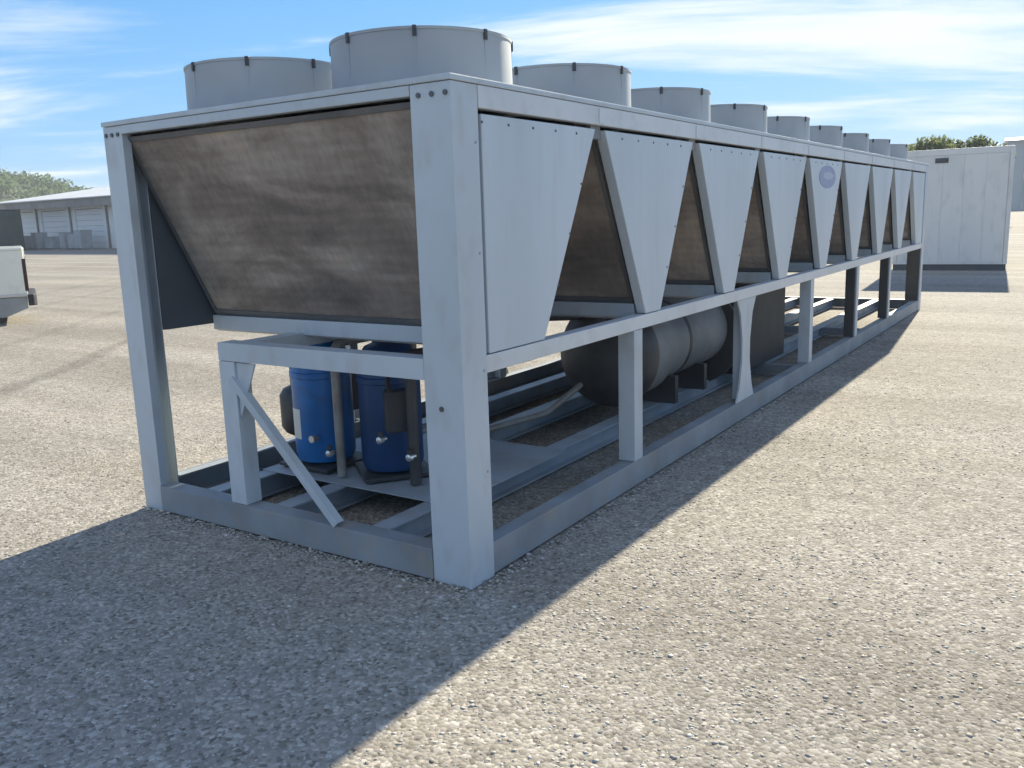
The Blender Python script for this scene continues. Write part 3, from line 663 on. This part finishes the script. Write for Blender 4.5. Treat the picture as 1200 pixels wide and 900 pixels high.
# ------------------------------------------------------------------ far yard on the left
CLAD = material('cladding_white', (.80, .80, .78), .6, var=(.74, .74, .72), scale=.25, second=(.5, .48, .45), sscale=2, samt=.3, world=True)
ROOFM = material('roof_sheet', (.62, .62, .60), .6, var=(.55, .54, .52), scale=.3, second=(.40, .36, .32), sscale=1.2, samt=.4, world=True)
DOORM = material('door_pale', (.78, .79, .79), .55, var=(.72, .73, .73), scale=.5, world=True)
GREENM = material('container_green', (.025, .05, .045), .55, var=(.035, .06, .05), scale=.8, second=(.06, .05, .04), sscale=3, samt=.4)
FASC = material('fascia_brown', (.20, .18, .17), .6, var=(.27, .25, .23), scale=1, world=True)
def make_warehouse():
    t = thing('warehouse', 'long low white warehouse with a pale metal roof across the yard', 'building', (-81, 39.6, 0), math.radians(-3))
    L0 = 46.0
    bays = 8; bw = L0/bays
    for i in range(bays):
        x = bw*i
        part('wall', CLAD, t, lambda bm: (box(bm, x+.02, x+.75, 0, .2, 0, 3.85), box(bm, x+bw-.75, x+bw-.02, 0, .2, 0, 3.85), box(bm, x+.75, x+bw-.75, 0, .2, 3.2, 3.85)))
        d = part('roller_door', DOORM, t, lambda bm: [box(bm, x+.76, x+bw-.76, .07, .13 + .02*(k % 2), .02+.45*k, .45*(k+1)) for k in range(7)])
        part('post', FASC, t, lambda bm: box(bm, x-.09, x+.09, -.12, -.003, 0, 3.9))
    part('wall', CLAD, t, lambda bm: box(bm, 0, .2, .21, 18, 0, 3.85)); part('wall', CLAD, t, lambda bm: box(bm, L0-.2, L0, .21, 18, 0, 3.85)); part('wall', CLAD, t, lambda bm: box(bm, .21, L0-.21, 17.8, 18, 0, 3.85))
    part('gable', CLAD, t, lambda bm: prism(bm, [(.1, 3.86), (17.9, 3.86), (9, 5.1)], 'x', .02, .18)); part('gable', CLAD, t, lambda bm: prism(bm, [(.1, 3.86), (17.9, 3.86), (9, 5.1)], 'x', L0-.18, L0-.02))
    part('fascia', FASC, t, lambda bm: box(bm, -.5, L0+.5, -1.15, -1.05, 3.35, 3.98))
    nr = 23
    for i in range(nr):
        x0 = -.6 + (L0+1.2)*i/nr; x1 = -.6 + (L0+1.2)*(i+1)/nr
        part('roof_sheet', ROOFM, t, lambda bm: prism(bm, [(-1.3, 3.98), (9, 5.42), (9, 5.50), (-1.3, 4.06)], 'x', x0+.015, x1-.015))
    part('roof_sheet', ROOFM, t, lambda bm: prism(bm, [(9.02, 5.42), (19.2, 3.98), (19.2, 4.06), (9.02, 5.5)], 'x', -.6, L0+.6))
make_warehouse()
def make_green_container():
    # right end near image x=45 at 46 m
    t = thing('storage_container', 'dark green storage container behind the pickup truck', 'container', (-70.1, 35.2, 0), math.atan2(-.925, -.38))
    # local x runs away to the left of the photo
    l, h, w = 12.2, 3.3, 2.44
    n = 22; q = (l-.3)/n
    for y0 in (0, -w+.06):
        for i in range(n):
            x = .15+q*i
            part('wall_panel', GREENM, t, lambda bm: prism(bm, [(x+.004, y0-.06), (x+.004, y0+.0), (x+q*.45, y0+.0), (x+q*.55, y0-.03), (x+q-.004, y0-.03), (x+q-.004, y0-.06)], 'z', .18, h-.12))
    part('roof', GREENM, t, lambda bm: box(bm, .02, l-.02, -w+.02, -.02, h-.08, h, .01))
    part('floor', CONTD, t, lambda bm: box(bm, .02, l-.02, -w+.02, -.02, .02, .176))
    for x in (0, l-.14):
        for y in (-w, -.12): part('corner_post', GREENM, t, lambda bm: box(bm, x, x+.14, y, y+.12, 0, h+.012, .01))
        part('end_door', GREENM, t, lambda bm: box(bm, x+.03, x+.10, -w+.13, -w/2-.005, .18, h-.1)); part('end_door', GREENM, t, lambda bm: box(bm, x+.03, x+.10, -w/2+.005, -.13, .18, h-.1))
make_green_container()
def make_drums():
    DM = material('crate_grey', (.40, .42, .44), .5, var=(.33, .34, .35), scale=2)
    spots = [(-73.6, 37.2, 1.1), (-71.3, 37.1, 1.35), (-69.6, 37.3, 1.0), (-66.6, 36.8, 1.3), (-65.5, 36.9, 1.2), (-64.2, 36.7, 1.45)]
    labs = ['grey steel crate standing by the left roller doors of the warehouse', 'taller grey crate second from left before the warehouse', 'lowest grey crate third from left before the warehouse',
            'grey crate fourth from left before the warehouse', 'grey crate between two others at the right before the warehouse', 'tallest grey crate at the right end before the warehouse']
    for (x, y, h), lb in zip(spots, labs):
        t = thing('steel_crate', lb, 'crate', (x, y, 0), random.uniform(-.2, .2), 'crates before the warehouse')
        part('body', DM, t, lambda bm: box(bm, -.48, .48, -.48, .48, .12, h, .03)); part('lid', DM, t, lambda bm: box(bm, -.51, .51, -.51, .51, h+.003, h+.06, .02))
        part('pallet', FASC, t, lambda bm: [box(bm, a-.07, a+.07, -.5, .5, 0, .118) for a in (-.42, 0, .42)])
make_drums()
def make_grey_shed():
    SHD = material('shed_cladding', (.36, .40, .42), .6, var=(.32, .36, .38), scale=.1, world=True)
    # far big shed seen at the right edge past the container; its lit roof is not seen
    t = thing('storage_shed', 'tall blue grey storage shed far behind the container at the right edge', 'building', (9.6, 157.0, 0), math.radians(4))
    n = 20
    for i in range(n):
        part('wall_sheet', SHD, t, lambda bm: prism(bm, [(2.5*i-20, 0), (2.5*i-20+2.3, 0), (2.5*i-20+2.4, -.12), (2.5*i-20+2.48, -.12), (2.5*i-20+2.48, .2), (2.5*i-20, .2)], 'z', 0, 10.5))
    part('wall', SHD, t, lambda bm: box(bm, -20, -19.7, .22, 30, 0, 10.5)); part('wall', SHD, t, lambda bm: box(bm, 29.7, 30, .22, 30, 0, 10.5))
    part('roof', ROOFM, t, lambda bm: prism(bm, [(-.6, 10.51), (15, 11.8), (30.5, 10.51)], 'x', -20.5, 30.5))
make_grey_shed()

# ------------------------------------------------------------------ trees and wooded hill
LEAF = material('foliage', (.085, .115, .045), .6, var=(.115, .14, .065), scale=.5, second=(.12, .15, .06), sscale=2, samt=.5, world=True, spec=.2)
FARLEAF = material('foliage_far', (.06, .10, .045), .7, var=(.085, .125, .055), scale=.05, second=(.11, .14, .07), sscale=.3, samt=.5, world=True, spec=.1)
BARK = material('bark', (.10, .08, .06), .9, var=(.14, .11, .08), scale=8)
def translucent(m, amt):
    nt = m.node_tree; N, L = nt.nodes, nt.links; b = N['Principled BSDF']; out = N['Material Output']
    tr = N.new('ShaderNodeBsdfTranslucent'); ms = N.new('ShaderNodeMixShader'); ms.inputs[0].default_value = amt
    hs = N.new('ShaderNodeHueSaturation'); hs.inputs['Value'].default_value = 1.6; hs.inputs['Hue'].default_value = .48
    L.new(b.inputs['Base Color'].links[0].from_socket, hs.inputs['Color']); L.new(hs.outputs[0], tr.inputs[0])
    L.new(b.outputs[0], ms.inputs[1]); L.new(tr.outputs[0], ms.inputs[2]); L.new(ms.outputs[0], out.inputs['Surface'])
translucent(LEAF, .5); translucent(FARLEAF, .5)
def leaves(centres, radii, n, size, name, mat, parent=None, loc=(0, 0, 0)):
    """many small leaf-sprig quads spread through a set of clump volumes"""
    centres, radii = np.array(centres, float), np.array(radii, float)
    vol = radii[:, 0]*radii[:, 1]; k = rng.choice(len(centres), n, p=vol/vol.sum())
    d = rng.normal(size=(n, 3)); d /= np.linalg.norm(d, axis=1)[:, None]
    p = centres[k] + d*radii[k]*(rng.random((n, 1))**.45)
    a = rng.normal(size=(n, 3)); a /= np.linalg.norm(a, axis=1)[:, None]
    b = np.cross(a, rng.normal(size=(n, 3))); b /= np.linalg.norm(b, axis=1)[:, None]
    s = size*rng.uniform(.5, 1.3, (n, 1))
    v = np.stack([p-a*s-b*s*.3, p+a*s*.2-b*s*.6, p+a*s+b*s*.2, p-a*s*.1+b*s*.6], 1).reshape(-1, 3)
    me = bpy.data.meshes.new(name)
    me.vertices.add(4*n); me.vertices.foreach_set('co', v.reshape(-1).astype(np.float32))
    me.loops.add(4*n); me.loops.foreach_set('vertex_index', np.arange(4*n, dtype=np.int32))
    me.polygons.add(n); me.polygons.foreach_set('loop_start', (np.arange(n)*4).astype(np.int32)); me.update(calc_edges=True)
    me.materials.append(mat)
    return link(name, me, parent, loc)
def make_tree(x, y, h, r, label, n=9000, size=.13):
    t = thing('broadleaf_tree', label, 'tree', (x, y, 0), 0, 'trees behind the container')
    def trunk(bm):
        tube(bm, [(0, 0, 0), (.05, .02, h*.2), (-.03, .05, h*.45), (.08, 0, h*.8)], .16, 8)
        for i in range(5):
            a = 2*PI*i/5+.4; tube(bm, [(0, 0, h*(.3+.05*i)), (.5*r*math.cos(a), .5*r*math.sin(a), h*(.5+.06*i)), (.8*r*math.cos(a), .8*r*math.sin(a), h*(.6+.06*i))], .06, 6)
    part('trunk', BARK, t, trunk, smooth=60)
    c, rad = [], []
    for i in range(16):
        a = random.uniform(0, 2*PI); q = random.uniform(0, .75)*r
        zz = h*random.uniform(.45, .86); c.append((q*math.cos(a), q*math.sin(a), zz)); s = r*random.uniform(.28, .46); rad.append((s, s, s*.75))
    leaves(c, rad, n, size, 'crown', LEAF, t)
make_tree(-7.0, 63.3, 6.35, 2.9, 'rounded green tree rising above the left of the pale container')
make_tree(-4.9, 65.0, 6.3, 2.3, 'low broad tree rising above the right of the pale container')
make_tree(-10.2, 66.0, 5.3, 2.6, 'small tree at the far left behind the chiller fans and container')

make_tree(-8.7, 64.6, 5.9, 2.2, 'narrow pale green tree between the two taller ones over the container')

def make_hill():
    # a wooded ridge from the left edge, running down behind the warehouse
    def height(u, v):   # u along the ridge (m), v across (0..1)
        crest = 5.4 + 16.5/(1+math.exp((u-20)/22.0)) + .9*math.sin(u*.13) + .6*math.sin(u*.31+1)
        return max(0, crest*math.sin(PI*min(1, max(0, v)))**.8)
    o0 = Vector((-250., 105., 0)); along = Vector((.72, .69, 0)); across = Vector((-.69, .72, 0))
    bm = bmesh.new(); rows = []
    us = [-260+10*i for i in range(60)]; vs = [i/10 for i in range(11)]
    for u in us:
        rows.append([bm.verts.new(o0 + along*u + across*(v*160-50) + Vector((0, 0, height(u, v) - .3))) for v in vs])
    for A, B in zip(rows, rows[1:]):
        for i in range(10): bm.faces.new((A[i], B[i], B[i+1], A[i+1]))
    soil = material('hill_ground', (.07, .09, .04), .9, var=(.10, .11, .06), scale=.05, world=True)
    h = finish('hill', bm, soil, smooth=180); h['kind'] = 'structure'
    c, r = [], []
    for i in range(3600):
        u = random.uniform(-255, 320); v = random.uniform(.04, .60); s = random.uniform(1.5, 3.0)
        p = o0 + along*u + across*(v*160-50); c.append((p.x, p.y, height(u, v) + s*.45)); r.append((s, s, s*.9))
    o = leaves(c, r, 240000, .48, 'woodland', FARLEAF); o['kind'] = 'stuff'; tag(o, 'green woodland covering the ridge beyond the yard', 'woodland')
make_hill()

def make_haze():
    """the thin dusty air of a warm day over the whole yard and the ridge behind"""
    m = bpy.data.materials.new('haze_air'); m.use_nodes = True; nt = m.node_tree
    nt.nodes.remove(nt.nodes['Principled BSDF'])
    v = nt.nodes.new('ShaderNodeVolumePrincipled'); v.inputs['Density'].default_value = HAZE; v.inputs['Color'].default_value = (.90, .95, 1, 1); v.inputs['Anisotropy'].default_value = 0
    nt.links.new(v.outputs[0], nt.nodes['Material Output'].inputs['Volume'])
    bm = bmesh.new(); box(bm, -1060, 1060, -1060, 1060, -1, 34)
    o = finish('haze', bm, m); o['kind'] = 'stuff'
    o['label'] = 'thin pale summer haze in the air over the yard'; o['category'] = 'haze'
HAZE = .0007
make_haze()
